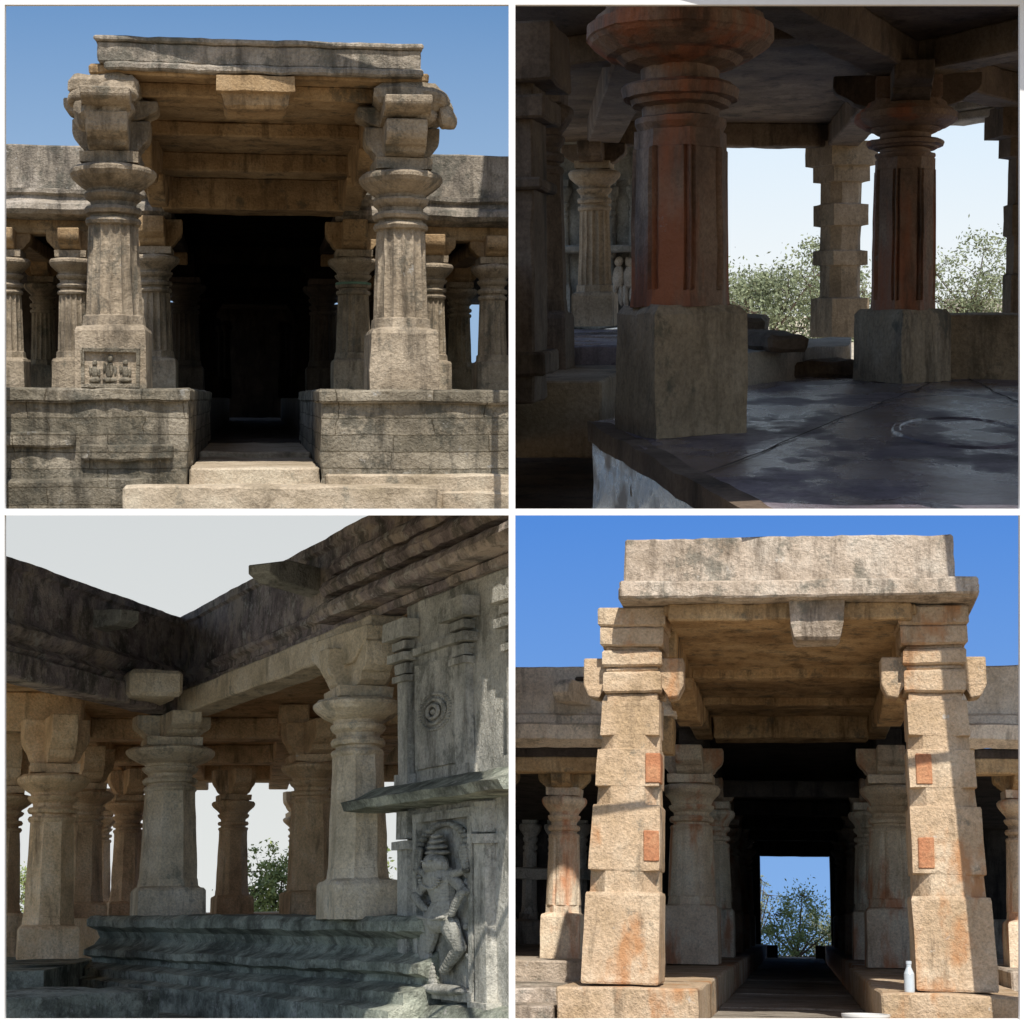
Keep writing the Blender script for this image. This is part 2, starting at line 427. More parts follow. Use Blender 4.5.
for x0 in (-1.48, 1.4): box('roof_parapet', x0, x0+.24, 18.5, 27, 3.237, 3.44, M_tlpar)
box('drip_moulding', -1.42, 1.66, 17.98, 18.2, 3.17, 3.245, M_tlpar, rough=.022, seg=.1, maxn=30)
box('front_beam', -1.2, 1.25, 18.5, 19.1, 3.00, 3.15, M_soffit, rough=.02)
box('cross_beam', -1.2, 1.25, 21.0, 21.6, 2.98, 3.145, M_soffit, rough=.02)
box('cross_beam', -1.2, 1.25, 23.6, 24.3, 2.9, 3.145, M_soffit, rough=.02)
box('back_beam', -1.3, 1.3, 26.3, 27.1, 2.70, 3.145, M_soffit, rough=.02)
for x in (-1.32, 1.37):
    box('side_beam', x-.17, x+.17, 19.2, 27, 2.80, 3.142, M_soffit, rough=.02, seg=.4)
    for yy in (21.3, 24): extr('strut_bracket', [(-.9, .3), (.9, .3), (.9, .2), (.3, 0), (-.3, 0), (-.9, .2)], (x*.93, yy, 2.5), math.pi/2, .22, M_soffit)
lathe('hanging_block', .02, 18.45, [(2.84, .28, 'q'), (2.87, .31, 'q'), (2.98, .33, 'q'), (3.0, .38, 'q'), (3.15, .38, 'q')], M_soffit, 1.2, rough=.015)
for x in (-1.47, 1.47):
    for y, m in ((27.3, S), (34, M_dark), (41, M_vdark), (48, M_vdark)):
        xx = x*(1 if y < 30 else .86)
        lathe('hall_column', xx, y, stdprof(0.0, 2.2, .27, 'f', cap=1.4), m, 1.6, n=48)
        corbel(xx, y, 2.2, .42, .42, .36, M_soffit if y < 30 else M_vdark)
lathe('armband_cloth', 1.47, 27.3, [(1.69, .262, 'c'), (1.70, .270, 'c'), (1.72, .270, 'c'), (1.73, .262, 'c')], M_green, 1.6, rough=.008)
for sx in (-1, 1):
    for x, y in ((2.67, 27.5), (3.78, 33.5), (3.62, 27.6), (2.9, 39)):
        lathe('hall_column', sx*x, y, stdprof(0.0, 2.15, .23, 'f', cap=1.45), S if y < 35 else M_dark, 1.5, n=48)
        corbel(sx*x, y, 2.15, .36, .3, .3, M_soffit)
    a, b = sorted((sx*1.2, sx*8.5))
    box('wing_parapet', a, b, 27.3, 27.9, 2.98, 3.68, M_tlpar, rough=.02, seg=.2, maxn=34)
    prof = [(0, 2.60), (.35, 2.66), (.42, 2.72), (.40, 2.80), (.25, 2.86), (.22, 2.92), (.3, 2.96), (.3, 3.02), (0, 3.05)]
    mould('wing_cornice', (a, 27.35), (b, 27.35), prof, M_tlpar, rough=.025, n=40)
    box('wing_beam', a, b, 27.4, 27.9, 2.40, 2.62, M_soffit, seg=.4)
    box('wing_beam', a, b, 33.2, 33.8, 2.40, 2.62, M_soffit, seg=.4)
    for x in (2.67, 3.7): box('wing_beam', sx*x-.17, sx*x+.17, 27.9, 45, 2.38, 2.61, M_soffit, seg=.6)
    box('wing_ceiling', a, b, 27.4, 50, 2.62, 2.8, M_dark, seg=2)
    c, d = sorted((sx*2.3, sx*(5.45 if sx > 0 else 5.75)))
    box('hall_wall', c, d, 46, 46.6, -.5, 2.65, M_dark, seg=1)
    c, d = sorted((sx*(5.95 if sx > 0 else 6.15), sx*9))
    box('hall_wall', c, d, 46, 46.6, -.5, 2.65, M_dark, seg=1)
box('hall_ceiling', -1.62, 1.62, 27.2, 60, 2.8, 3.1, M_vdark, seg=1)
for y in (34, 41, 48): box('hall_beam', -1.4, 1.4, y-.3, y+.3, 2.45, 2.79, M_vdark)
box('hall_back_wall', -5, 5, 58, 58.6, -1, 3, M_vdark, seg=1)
for sx in (-1, 1):
    for k in range(5): lathe('inner_column', sx*(.75+.17*k), 50+.8*k, stdprof(0, 2.1, .10, 'o'), M_vdark, 1, n=24)
skyback(skymat('sky_clear', (.32, .48, .70), (.125, .28, .56), 10, 22))

# =================================================================== 2. tall entrance (lower right bay)
group('temple_side_porch', 797, 925, 1.10, 1, -1)
S = M_brstone
def tall_pillar(cx, inner):
    P = [(-.60, .375, 'q'), (-.58, .385, 'q'), (.26, .375, 'q'), (.29, .365, 'q'), (.30, .352, 'n'), (.50, .347, 'n'), (.51, .352, 'q'), (.53, .355, 'q'), (1.14, .342, 'q'), (1.16, .335, 'q'), (1.17, .328, 'n'), (1.34, .322, 'n'),
         (1.35, .325, 'q'), (1.72, .318, 'q'), (1.73, .306, 'n'), (1.86, .30, 'n'), (1.87, .302, 'q'), (2.22, .295, 'q')]
    lathe('pillar_shaft', cx, 18.75, P, S, 1.1, rough=.013, n=64, lean=inner*.034)
    c = cx+inner*.11
    z = 2.2
    for h, w in ((.10, .26), (.22, .30), (.05, .27), (.16, .31), (.04, .28), (.2, .33), (.2, .35)):
        lathe('capital_course', c, 18.8, [(z, w*.94, 'q'), (z+.02, w, 'q'), (z+h-.02, w, 'q'), (z+h, w*.95, 'q')], S, 1.3, rough=.016, n=48)
        z += h+.002
    extr('bracket', [(-.52, .42), (.52, .42), (.52, .14), (.46, .02), (.36, .0), (.31, .12), (-.31, .12), (-.36, 0), (-.46, .02), (-.52, .14)], (c, 18.75, 2.26), 0, .34, S)
    extr('bracket', [(-.5, .36), (1.2, .36), (1.2, .2), (.6, 0), (-.4, 0), (-.5, .2)], (c, 19.0, 2.5), math.pi/2, .36, S)
tall_pillar(-1.745, 1)
tall_pillar(1.52, -1)
for x, z, f in ((-1.495, 1.38, 18.375), (-1.51, .60, 18.345), (1.195, 1.38, 18.375), (1.185, .56, 18.345)):
    box('red_inset', x, x+.155, f, 18.7, z, z+.30, M_brred, rough=.006, seg=.05, bev=.008)
box('pillar_pedestal', -2.32, -.95, 17.95, 28.5, -1.3, -.62, M_brstone, rough=.025, seg=.25)
box('pillar_pedestal', .78, 2.25, 17.95, 28.5, -1.3, -.62, M_brstone, rough=.025, seg=.25)
for x0, x1 in ((-9, -2.36), (2.3, 9)):
    box('platform_floor', x0, x1, 18.4, 20.8, -1.6, -.66, M_brpar, rough=.03, seg=.3)
    box('platform_floor', x0, x1, 20.82, 60, -1.6, -.44, M_brpar, rough=.03, seg=1)
    box('platform_ledge', x0, x1, 17.9, 18.6, -1.6, -.80, M_brpar, rough=.03, seg=.3)
yy = 17.0
for i in range(12):
    L = 2.2+1.2*math.sin(i*2.1)+.25*i
    box('passage_slab', -.95, .78, yy, yy+L-.05, -1.3, -.98-.012*(i % 2), M_paving, rough=.012, seg=.4)
    yy += L
box('roof_slab', -1.73, 1.84, 18.0, 28.6, 3.19, 3.34, M_brpar, rough=.02, seg=.25)
box('slab_lip', -1.71, 1.82, 17.9, 18.2, 3.2, 3.37, M_brpar, rough=.024, seg=.1, maxn=34)
box('roof_parapet', -1.68, 1.61, 18.05, 18.6, 3.342, 3.84, M_brpar, rough=.02, seg=.1, maxn=34)
box('roof_parapet', -1.68, -1.4, 18.6, 28, 3.342, 3.78, M_brpar)
box('roof_parapet', 1.36, 1.61, 18.6, 28, 3.342, 3.78, M_brpar)
SO = stone('warm_soffit', (.50, .34, .18), (.31, .20, .10), (.62, .46, .27), .38, 0, blotch=.35)
box('soffit_panel', -1.3, 1.25, 18.3, 28.4, 3.08, 3.188, SO, rough=.02, seg=.3)
box('front_beam', -1.25, 1.2, 18.25, 18.75, 3.02, 3.2, SO, rough=.02)
box('cross_beam', -1.25, 1.2, 22.4, 22.9, 2.98, 3.12, SO, rough=.02)
box('cross_beam', -1.25, 1.2, 25.3, 25.8, 2.98, 3.12, SO, rough=.02)
box('back_beam', -1.2, 1.12, 27.6, 28.4, 2.76, 3.12, SO, rough=.02)
for x in (-1.38, 1.26):
    box('side_beam', x-.14, x+.14, 19.4, 28.5, 2.82, 3.1, SO, rough=.02, seg=.4)
    extr('strut_bracket', [(-1.6, .35), (1.6, .35), (1.6, .22), (.5, 0), (-.5, 0), (-1.6, .22)], (x*.94, 22.6, 2.45), math.pi/2, .3, SO)
lathe('hanging_block', .25, 18.45, [(2.80, .20, 'q'), (2.83, .23, 'q'), (2.97, .26, 'q'), (3.2, .28, 'q')], M_brpar, 1.2, rough=.015)
for x in (-1.60, 1.45):
    for y in (28.6, 35, 41, 47, 53):
        f = 1 if y < 30 else .96
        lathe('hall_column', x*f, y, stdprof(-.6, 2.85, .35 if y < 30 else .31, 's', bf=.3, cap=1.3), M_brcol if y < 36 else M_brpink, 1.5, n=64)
        corbel(x*f, y, 2.25, .5, .42, .4, M_brcol if y < 30 else M_brpink)
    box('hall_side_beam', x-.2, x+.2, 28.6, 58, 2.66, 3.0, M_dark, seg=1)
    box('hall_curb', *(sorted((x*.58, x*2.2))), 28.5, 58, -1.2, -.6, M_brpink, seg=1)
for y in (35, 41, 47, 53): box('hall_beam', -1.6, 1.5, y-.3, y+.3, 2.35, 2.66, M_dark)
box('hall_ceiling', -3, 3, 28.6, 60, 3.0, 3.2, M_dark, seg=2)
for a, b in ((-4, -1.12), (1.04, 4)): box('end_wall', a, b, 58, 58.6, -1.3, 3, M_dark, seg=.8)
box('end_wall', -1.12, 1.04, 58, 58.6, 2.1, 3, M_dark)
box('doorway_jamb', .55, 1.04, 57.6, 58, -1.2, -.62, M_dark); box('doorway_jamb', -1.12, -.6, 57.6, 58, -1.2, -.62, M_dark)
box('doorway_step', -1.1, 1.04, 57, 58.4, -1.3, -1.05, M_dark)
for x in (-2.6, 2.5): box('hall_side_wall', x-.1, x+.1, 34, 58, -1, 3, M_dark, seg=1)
K = .72     # flanking wings
for sx in (-1, 1):
    a, b = sorted((sx*1.40, sx*7))
    Y = 30.3*K
    box('wing_parapet', a, b, Y, Y+.5, 3.40*K, 4.22*K, M_brwing, rough=.02, seg=.16, maxn=34)
    box('wing_return_block', *sorted((sx*1.44, sx*2.1)), Y+.02, Y+.45, 2.0, 3.40*K, SO, rough=.02)
    prof = [(0, 2.86), (.4, 2.98), (.45, 3.2), (.3, 3.25), (.25, 3.38), (.15, 3.42), (0, 3.45)]
    a2, b2 = sorted((sx*2.0, sx*7))
    mould('wing_eave', (a2, Y+.05), (b2, Y+.05), [(o_*K, z_*K) for o_, z_ in prof], M_brwing, rough=.02, n=40)
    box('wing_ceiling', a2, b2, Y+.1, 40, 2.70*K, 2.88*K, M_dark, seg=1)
    box('wing_beam', a2, b2, Y+.1, Y+.5, 2.46*K, 2.72*K, SO, seg=.3)
    for x in (3.72, 4.9):
        xx = sx*x*K*(1 if sx > 0 else 1.06)
        lathe('hall_column', xx, 31.3*K, stdprof(-.46, 2.07, .20, 's', cap=1.4), M_brcol, 1.4, n=48)
        corbel(xx, 31.3*K, 1.60, .32, .22, .24, SO)
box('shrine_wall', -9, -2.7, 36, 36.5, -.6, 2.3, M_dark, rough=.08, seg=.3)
for i, x in enumerate((-5.7, -5.2, -4.7, -4.2, -3.7, -3.2)):
    lathe('wall_pilaster', x, 35.9, stdprof(-.5, 2.5, .15, 'o', cap=1.5), M_brpar, 1, n=32)
box('shrine_wall_ledge', -9, -2.8, 35.3, 36, .8, 1.0, M_brpar, rough=.04); box('shrine_plinth', -9, -2.8, 35, 36, -.6, -.0, M_brpar, rough=.06)
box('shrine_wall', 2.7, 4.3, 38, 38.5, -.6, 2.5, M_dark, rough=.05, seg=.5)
box('low_wall', 3.0, 12, 33, 33.8, -.6, .15, M_brpar, rough=.04)
extr('water_spout', [(-.5, 0), (.3, 0), (.4, .1), (.4, .2), (.3, .26), (-.5, .26)], (-2.62, 21.6, 2.56), -math.pi/2-.3, .22, M_brwing)
box('spout_slot', -2.62, -2.42, 21.72, 21.8, 2.86, 2.91, M_dark)
box('rear_ground', -30, 30, 60, 94, -1.7, -1.5, M_dust, seg=4)
tree('tree', .0, 72, -1.5, 3.4, 3.6, 6500, M_leaf, .07, .08, 5)
tree('tree', -1.7, 80, -1.5, 3.9, 1.6, 1500, M_leafd, .06, .2, 6)
tree('tree', 1.3, 84, -1.5, 2.6, 3, 2500, M_leafd, .07, .05, 7)
tree('tree', 10.5, 70, -1.5, 4.2, 4, 2500, M_leafd, .1, .2, 9)
group_e = G['e']
def standalone(name):
    e = bpy.data.objects.new(name, None); sc.collection.objects.link(e); e.matrix_world = G['M']; G['e'] = e
standalone('plastic_bucket')
lathe('bucket_body', .62, 17.75, [(-1.35, .17, 'c'), (-.85, .21, 'c'), (-.82, .225, 'c'), (-.80, .225, 'c'), (-.80, .205, 'c'), (-1.1, .19, 'c')], M_plastic, 1, rough=0)
standalone('water_bottle')
lathe('bottle_body', 1.06, 18.3, [(-.62, .048, 'c'), (-.60, .05, 'c'), (-.44, .05, 'c'), (-.38, .024, 'c'), (-.35, .024, 'c'), (-.35, .028, 'c'), (-.32, .028, 'c')], M_bottle, 1, rough=0, n=32)
G['e'] = group_e
skyback(skymat('sky_deep', (.27, .48, .83), (.085, .26, .72), -4, 22))

# =================================================================== 3. courtyard corner (lower left bay)
group('temple_courtyard_corner', 250, 905, 1.36, -1, -1)
S = M_blstone
C = (-1.04, 26.0); ER = (2.75, 13.87); EL = (-3.5, 19.85)
CR = (-1.04-.3125*.5, 26.5); CL = (-1.04+.4*.5, 26.0+.5)
def onR(y): return (-1.04+(26-y)*.3125, y)
dR = Vector((.298, -.954)); oR = Vector((-.954, -.298))
profR = [(-.5, 2.9), (.08, 2.9), (.10, 2.98), (.02, 3.02), (.02, 3.1), (.09, 3.14), (.09, 3.20), (0, 3.24), (0, 3.90), (.05, 3.93), (.05, 4.03), (-.5, 4.03)]
profL = [(-.5, 2.9), (.12, 2.9), (.18, 2.96), (.10, 3.02), (.05, 3.06), (.14, 3.12), (.20, 3.20), (.14, 3.26), (.02, 3.30), (0, 3.34), (0, 3.90), (.05, 3.93), (.05, 4.028), (-.5, 4.028)]
mould('parapet', CR, ER, profR, M_blpar, rough=.018, n=80)
mould('parapet', EL, CL, profL, M_blpar, rough=.018, n=60)
for z0, o_ in ((3.0, .30), (3.28, .22), (3.52, .15)):
    mould('upper_moulding', onR(19.4+o_), ER, [(.02, z0), (o_, z0), (o_+.05, z0+.08), (o_+.02, z0+.15), (o_-.06, z0+.2), (.02, z0+.22)], M_blpar, rough=.025, n=50)
pA = Vector(onR(25.2)); pB = Vector(onR(18.2))
seg_wall('lintel_beam', (pA.x-.04, pA.y), (pB.x-.04, pB.y), .42, 2.56, 2.88, S, .02)
seg_wall('lintel_beam', (-1.2, 25.5), (-3.4, 20.0), .42, 2.60, 2.88, M_blpar, .02)
box('beam_end', -1.75, -1.05, 23.6, 24.9, 2.66, 3.0, S, rough=.03, bev=.05, rot=15)
prism('right_wing_ceiling', [(-1.0, 26.2), (2.9, 14), (9, 14), (9, 40), (-1, 40)], 2.89, 2.95, M_blwarm)
prism('left_wing_ceiling', [(-1.1, 26.2), (-3.6, 19.9), (-9, 19.9), (-9, 40), (-1.0, 40)], 2.88, 2.95, M_blwarm)
def blcol(x, y, z0, top, r, mat, cap=1.5, shaft='o', zb=2.58):
    lathe('column', x, y, stdprof(z0, top-z0, r, shaft, bf=.16, cap=cap), mat, 1.6, rot=12, rough=.014)
    corbel(x, y, top, r*1.35, zb-top, r*1.05, mat, ly=r*2.6, rot=.25)
blcol(-1.12, 25.6, -.15, 2.26, .38, S, 1.6)
blcol(1.08, 18.7, -.15, 2.16, .285, S, 1.6)
extr('bracket', [(-.75, .34), (.75, .34), (.75, .2), (.4, 0), (-.4, 0), (-.75, .2)], (.98, 18.7, 2.4), -1.2, .3, S)
for x, y, z0, t, r in ((-2.55, 24.2, -.62, 1.80, .31), (-3.55, 27, -.4, 1.7, .3), (-2.75, 31, -.3, 2.0, .33), (-2.35, 36, -.3, 2.1, .3), (-4.9, 34, -.3, 2, .3)):
    blcol(x, y, z0, t, r, M_blwarm, 1.45, zb=2.58 if y > 25 else 2.4)
for x, y, r in ((.85, 26.5, .31), (-.35, 36, .3), (1.6, 33, .3), (-1.8, 40, .3), (1.15, 43, .3), (-3.4, 42, .3)):
    blcol(x, y, -.2, 2.1, r, M_blwarm, 1.4)
for y in (29, 34, 39): box('ceiling_beam', -8, 8, y-.35, y+.35, 2.56, 2.88, M_blwarm, seg=.7)
for x in (-2.7, -1.2, .6, 2.2): box('ceiling_beam', x-.22, x+.22, 26.6, 42, 2.58, 2.875, M_blwarm, seg=.7)
seg_wall('ceiling_beam', (-2.3, 25.3), (-6, 25.3), .5, 2.35, 2.87, M_blwarm)
seg_wall('ceiling_beam', (-3, 21.6), (-6, 23.2), .5, 2.4, 2.87, M_blwarm)
prP = [(-.6, -.12), (.12, -.12), (.18, -.17), (.18, -.26), (.02, -.33), (-.03, -.42), (.06, -.50), (.22, -.56), (.22, -.64), (.1, -.68), (.1, -.74), (.36, -.80), (.36, -.90), (.52, -.94), (.52, -1.7), (-.6, -1.7)]
mould('platform_moulding', (-2.1, 26.6), (1.72, 16.95), prP, M_blbase, rough=.026, n=80)
prism('platform_floor', [(-2.05, 26.8), (1.7, 17.3), (8, 16), (8, 45), (-8, 45), (-8, 30), (-3, 29)], -1.0, -.16, M_blwarm)
prism('left_floor', [(-9, 19.5), (-2.4, 22.5), (-2.2, 27), (-3, 30), (-9, 30)], -1.7, -.72, M_blbase)
seg_wall('left_ledge', (-3.6, 18.2), (-1.5, 20.5), 1.6, -1.9, -.85, M_blbase, .05)
prism('court_floor', [(-5, 15), (4, 14.5), (4, 25), (-5, 25)], -1.6, -1.22, M_blbase)
w0 = Vector((1.50, 17.75)); wd = dR; wo = oR
WAX = Matrix(((wd.x, wo.x, 0), (wd.y, wo.y, 0), (0, 0, 1)))
def W(t, out, z): return Vector((w0.x+wd.x*t+wo.x*out, w0.y+wd.y*t+wo.y*out, z))
def wbox(bm, t0, t1, o0, o1, z0, z1):
    m = Matrix.Translation(W((t0+t1)/2, (o0+o1)/2, (z0+z1)/2)) @ WAX.to_4x4() @ Matrix.Diagonal((t1-t0, o1-o0, z1-z0, 1))
    bmesh.ops.create_cube(bm, size=1, matrix=m)
def wmk(bm, name, mat=M_blwall, rough=.008):
    return mk(bm, name, mat, rough=rough)
p0, p1 = W(0, -.2, 0), W(3.2, -.2, 0)
seg_wall('shrine_wall', (p0.x, p0.y), (p1.x, p1.y), .4, -1.6, 2.9, M_blwall, .02)
for t in (.08, 1.50, 2.6):
    bm = bmesh.new()
    for z0, z1, a, o_ in ((1.12, 1.22, .17, .10), (1.22, 2.12, .12, .08), (2.12, 2.18, .17, .12), (2.20, 2.30, .14, .10), (2.32, 2.40, .22, .15), (2.44, 2.52, .17, .12), (2.54, 2.72, .28, .18)):
        wbox(bm, t-a, t+a, 0, o_, z0, z1)
    wmk(bm, 'pilaster', rough=.014)
for t in (.12, 1.92):
    bm = bmesh.new()
    for z0, z1, a, o_ in ((-1.1, -.85, .2, .14), (-.85, .5, .12, .10), (.5, .58, .18, .14), (.6, .86, .14, .11)):
        wbox(bm, t-a, t+a, 0, o_, z0, z1)
    wmk(bm, 'pilaster', rough=.014)
bm = bmesh.new(); wbox(bm, .30, 1.28, 0, .035, 1.25, 2.25); wbox(bm, .25, 1.32, 0, .06, 2.35, 2.42); wmk(bm, 'carved_panel')
bm = bmesh.new()
for R0, o_ in ((.17, .04), (.115, .05), (.06, .06)):
    for i in range(36):
        a = i*2*math.pi/36
        ell(bm, W(.80+math.cos(a)*R0*2.2, o_, 1.76+math.sin(a)*R0), (.045, .02, .016), WAX, 8, 6)
ell(bm, W(.80, .05, 1.76), (.06, .03, .03), WAX, 10, 8)
wmk(bm, 'carved_medallion', rough=.004)
mould('shrine_eave', (W(-.62, 0, 0).x, W(-.62, 0, 0).y), (W(3.1, 0, 0).x, W(3.1, 0, 0).y), [(-.05, .88), (.42, .90), (.46, .98), (.3, 1.02), (.1, 1.12), (-.05, 1.14)], M_blbase, rough=.02)
mould('wall_base_moulding', (W(0, 0, 0).x, W(0, 0, 0).y), (W(3.1, 0, 0).x, W(3.1, 0, 0).y), [(.0, -1.7), (.4, -1.7), (.4, -1.2), (.2, -1.12), (.25, -1.0), (.15, -.9), (0, -.88)], M_blbase, rough=.03)
bm = bmesh.new()
for a_ in ((.34, .44, .08), (1.62, 1.72, .08)): wbox(bm, a_[0], a_[1], 0, a_[2], -.82, .78)
wbox(bm, .34, 1.72, 0, .085, .74, .82); wbox(bm, .34, 1.72, 0, .10, -.86, -.78)
wmk(bm, 'relief_frame', rough=.012)
bm = bmesh.new(); wbox(bm, .44, 1.62, 0, .02, -.8, .76); wmk(bm, 'relief_ground', M_blrel)
bm = bmesh.new()
K = 2.45; tc0 = 1.03
def cap_(t1, z1, t2, z2, r1, r2, o_=.09):
    n = 9
    for i in range(n):
        f = i/(n-1); r = r1+(r2-r1)*f
        ell(bm, W(tc0+(t1+(t2-t1)*f)*K, o_, z1+(z2-z1)*f), (r*K, r*1.1, r), WAX, 10, 8)
ell(bm, W(tc0, .14, .34), (.085*K, .10, .10), WAX)
ell(bm, W(tc0, .235, .335), (.014*K, .03, .03), WAX, 8, 6)                       # nose
for s_ in (-1, 1): ell(bm, W(tc0+s_*.035*K, .225, .365), (.018*K, .02, .010), WAX, 8, 6); ell(bm, W(tc0+s_*.088*K, .13, .32), (.014*K, .03, .035), WAX, 8, 6)
ell(bm, W(tc0, .225, .285), (.026*K, .02, .009), WAX, 8, 6)
for i in range(4): ell(bm, W(tc0, .12, .44+i*.05), ((.088-.016*i)*K, .09-.012*i, .026), WAX, 14, 8)   # tiered crown
cap_(0, .22, .03, -.02, .115, .07); cap_(.03, -.02, -.01, -.16, .08, .115)
for i in range(11):
    a = math.pi*(i/10); ell(bm, W(tc0+math.cos(a)*.085*K, .20, .20-math.sin(a)*.08), (.014*K, .02, .014), WAX, 8, 6)   # necklace
for i in range(12): ell(bm, W(tc0+(-.11+.02*i)*K, .19, -.13-.02*math.sin(i/11*math.pi)), (.014*K, .03, .018), WAX, 8, 6)   # girdle
cap_(-.07, -.18, -.15, -.45, .075, .052); cap_(-.15, -.45, -.07, -.74, .05, .036)
cap_(.07, -.18, .17, -.40, .075, .052); cap_(.17, -.40, .03, -.60, .05, .036)
cap_(-.1, .22, -.22, .06, .045, .034); cap_(-.22, .06, -.11, -.06, .034, .028, .13)
cap_(.1, .22, .23, .08, .045, .034); cap_(.23, .08, .14, -.10, .034, .028, .13)
cap_(-.1, .24, -.23, .30, .04, .03); cap_(-.23, .30, -.20, .48, .03, .03)
cap_(.1, .24, .24, .28, .04, .03); cap_(.24, .28, .21, .48, .03, .03)
for i in range(26):
    a = math.pi*(i/25*1.3-.15); ell(bm, W(tc0+math.cos(a)*.25*K, .05, .38+math.sin(a)*.32), (.03*K, .045, .028), WAX, 8, 6)
for i in range(30):
    random.seed(i); ell(bm, W(tc0+random.choice((-1, 1))*random.uniform(.16, .27)*K, .03, random.uniform(-.75, .25)), (.028*K, .04, random.uniform(.02, .05)), WAX, 8, 6)
ell(bm, W(tc0, .08, -.77), (.25*K, .1, .05), WAX)
wmk(bm, 'relief_deity', M_blrel, rough=.012)
q = onR(20.4)
extr('water_spout', [(-.3, 0), (.75, .02), (.95, .1), (.95, .2), (.6, .28), (-.3, .3)], (q[0]-.1, q[1], 3.46), math.atan2(-.8, -.6), .3, M_blrel)
extr('water_spout', [(-.2, 0), (.4, .02), (.5, .08), (.5, .22), (-.2, .26)], (-1.96, 23.6, 3.5), -.7, .34, M_blrel)
box('rear_ground', -30, 30, 46, 94, -1.2, -1.0, M_dust, seg=5)
tree('tree', .75, 56, -1, 2.9, 2.6, 4800, M_leaf, .08, .1, 15)
tree('tree', -6.5, 60, -1, 2.6, 3, 2200, M_leaf, .08, .2, 16)
tree('tree', 3.3, 58, -1, 3.4, 2.0, 1800, M_leaf, .08, .2, 18)
skyback(skymat('sky_hazy', (.80, .82, .80), (.66, .69, .70), -4, 22))

# =================================================================== 4. hall interior (upper right bay)
group('temple_hall_interior', 800, 292, 2.42, 1, 1)
prism('raised_floor', [(-1.59, 14.0), (-.18, 8.2), (.6, 7.4), (6, 7.4), (6, 21.4), (2.3, 21.2), (.7, 22.8), (-.62, 19.6)], -1.7, -1.0, M_trfloor, rough=.02)
mould('floor_edging', (-1.60, 14.0), (-.18, 8.15), [(-.12, -.994), (.03, -.994), (.03, -1.14), (-.02, -1.16), (-.02, -1.7), (-.12, -1.7)], M_trdark, rough=.02)
bm = bmesh.new()
cxr, cyr = 1.15, 13.2
n = 72
R4 = [[bm.verts.new((cxr+r*math.cos(i*2*math.pi/n), cyr+r*3.0*math.sin(i*2*math.pi/n), z)) for i in range(n)] for r, z in ((.40, -1.02), (.43, -.985), (.47, -.985), (.50, -1.02))]
for k in range(3):
    for i in range(n): j = (i+1) % n; bm.faces.new((R4[k][i], R4[k][j], R4[k+1][j], R4[k+1][i]))
mk(bm, 'floor_ring', M_trfloor, rough=.012)
for i, (p_, q_) in enumerate((((-1.1, 12.4), (3, 11.6)), ((-.2, 17.2), (4, 16.4)), ((-.5, 10.0), (1.4, 20)), ((2.0, 7.5), (1.9, 21)))):
    d = Vector((q_[0]-p_[0], q_[1]-p_[1], 0)); o_ = Vector((-d.y, d.x, 0)).normalized()*.007
    bm = bmesh.new(); rr_ = []
    for k in range(31):
        c = Vector((p_[0], p_[1], -.9915))+d*(k/30); c += Vector((noise.noise(c*1.3), noise.noise(c*1.3+Vector((5, 5, 5))), 0))*.05
        rr_.append((bm.verts.new(c-o_*(1+abs(noise.noise(c*3))*2)), bm.verts.new(c+o_)))
    for k in range(30): bm.faces.new((rr_[k][0], rr_[k][1], rr_[k+1][1], rr_[k+1][0]))
    mk(bm, 'paving_joint', M_dark)
def trcol(x, y, z0, base_t, neck, disc0, disc1, top, rb, rs, rd, mat, mb, rot=35, ysc=1.7):
    lathe('column_base', x, y, [(z0, rb, 'q'), (base_t-.06, rb*.98, 'q'), (base_t, rb*.88, 'q')], mb, ysc, rot, .022)
    lathe('column_shaft', x, y, [(base_t-.01, rs*.98, 'o'), (base_t+.1, rs*.96, 'o'), (base_t+.11, rs*.96, 'g'), (base_t+.6*(neck-base_t), rs*.94, 'g'), (neck-.13, rs*.92, 'g'), (neck-.12, rs*.90, 'o'), (neck, rs*.89, 'o')], mat, ysc, rot+8, .012, n=96)
    h = disc0-neck; D = disc1-disc0
    lathe('column_neck', x, y, [(neck-.01, rs*.86, 'c'), (neck+h*.12, rs*.95, 'c'), (neck+h*.20, rs*.95, 'c'), (neck+h*.24, rs*.80, 'c'), (neck+h*.38, rs*.80, 'c'), (neck+h*.42, rs*1.0, 'c'), (neck+h*.5, rs*1.04, 'c'), (neck+h*.52, rs*1.18, 'c'), (neck+h*.68, rs*1.22, 'c'), (neck+h*.74, rs*1.14, 'c'), (neck+h*.78, rs*.8, 'c'), (disc0, rs*.80, 'c'),
        (disc0+.06*D, rd*.60, 'c'), (disc0+.16*D, rd*.68, 'c'), (disc0+.18*D, rd*.78, 'c'), (disc0+.34*D, rd*.95, 'c'), (disc0+.40*D, rd*.98, 'c'), (disc0+.42*D, rd, 'c'), (disc0+.60*D, rd, 'c'), (disc0+.62*D, rd*.93, 'c'), (disc0+.74*D, rd*.90, 'c'), (disc0+.76*D, rd*.82, 'c'), (disc1-.02, rd*.78, 'c'), (disc1, rs, 'q'), (top, rs, 'q')], mat, ysc, 0, .014)
trcol(-.86, 13.2, -1.0, -.08, 1.14, 1.58, 2.06, 2.32, .36, .345, .66, M_trred, M_trstone, 32)
trcol(1.14, 20.8, -1.0, -.2, 1.45, 1.72, 2.08, 2.3, .385, .35, .56, M_trred, M_trstone, 40)
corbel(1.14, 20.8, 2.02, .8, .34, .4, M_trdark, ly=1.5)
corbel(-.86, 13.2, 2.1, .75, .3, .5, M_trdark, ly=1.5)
P = []
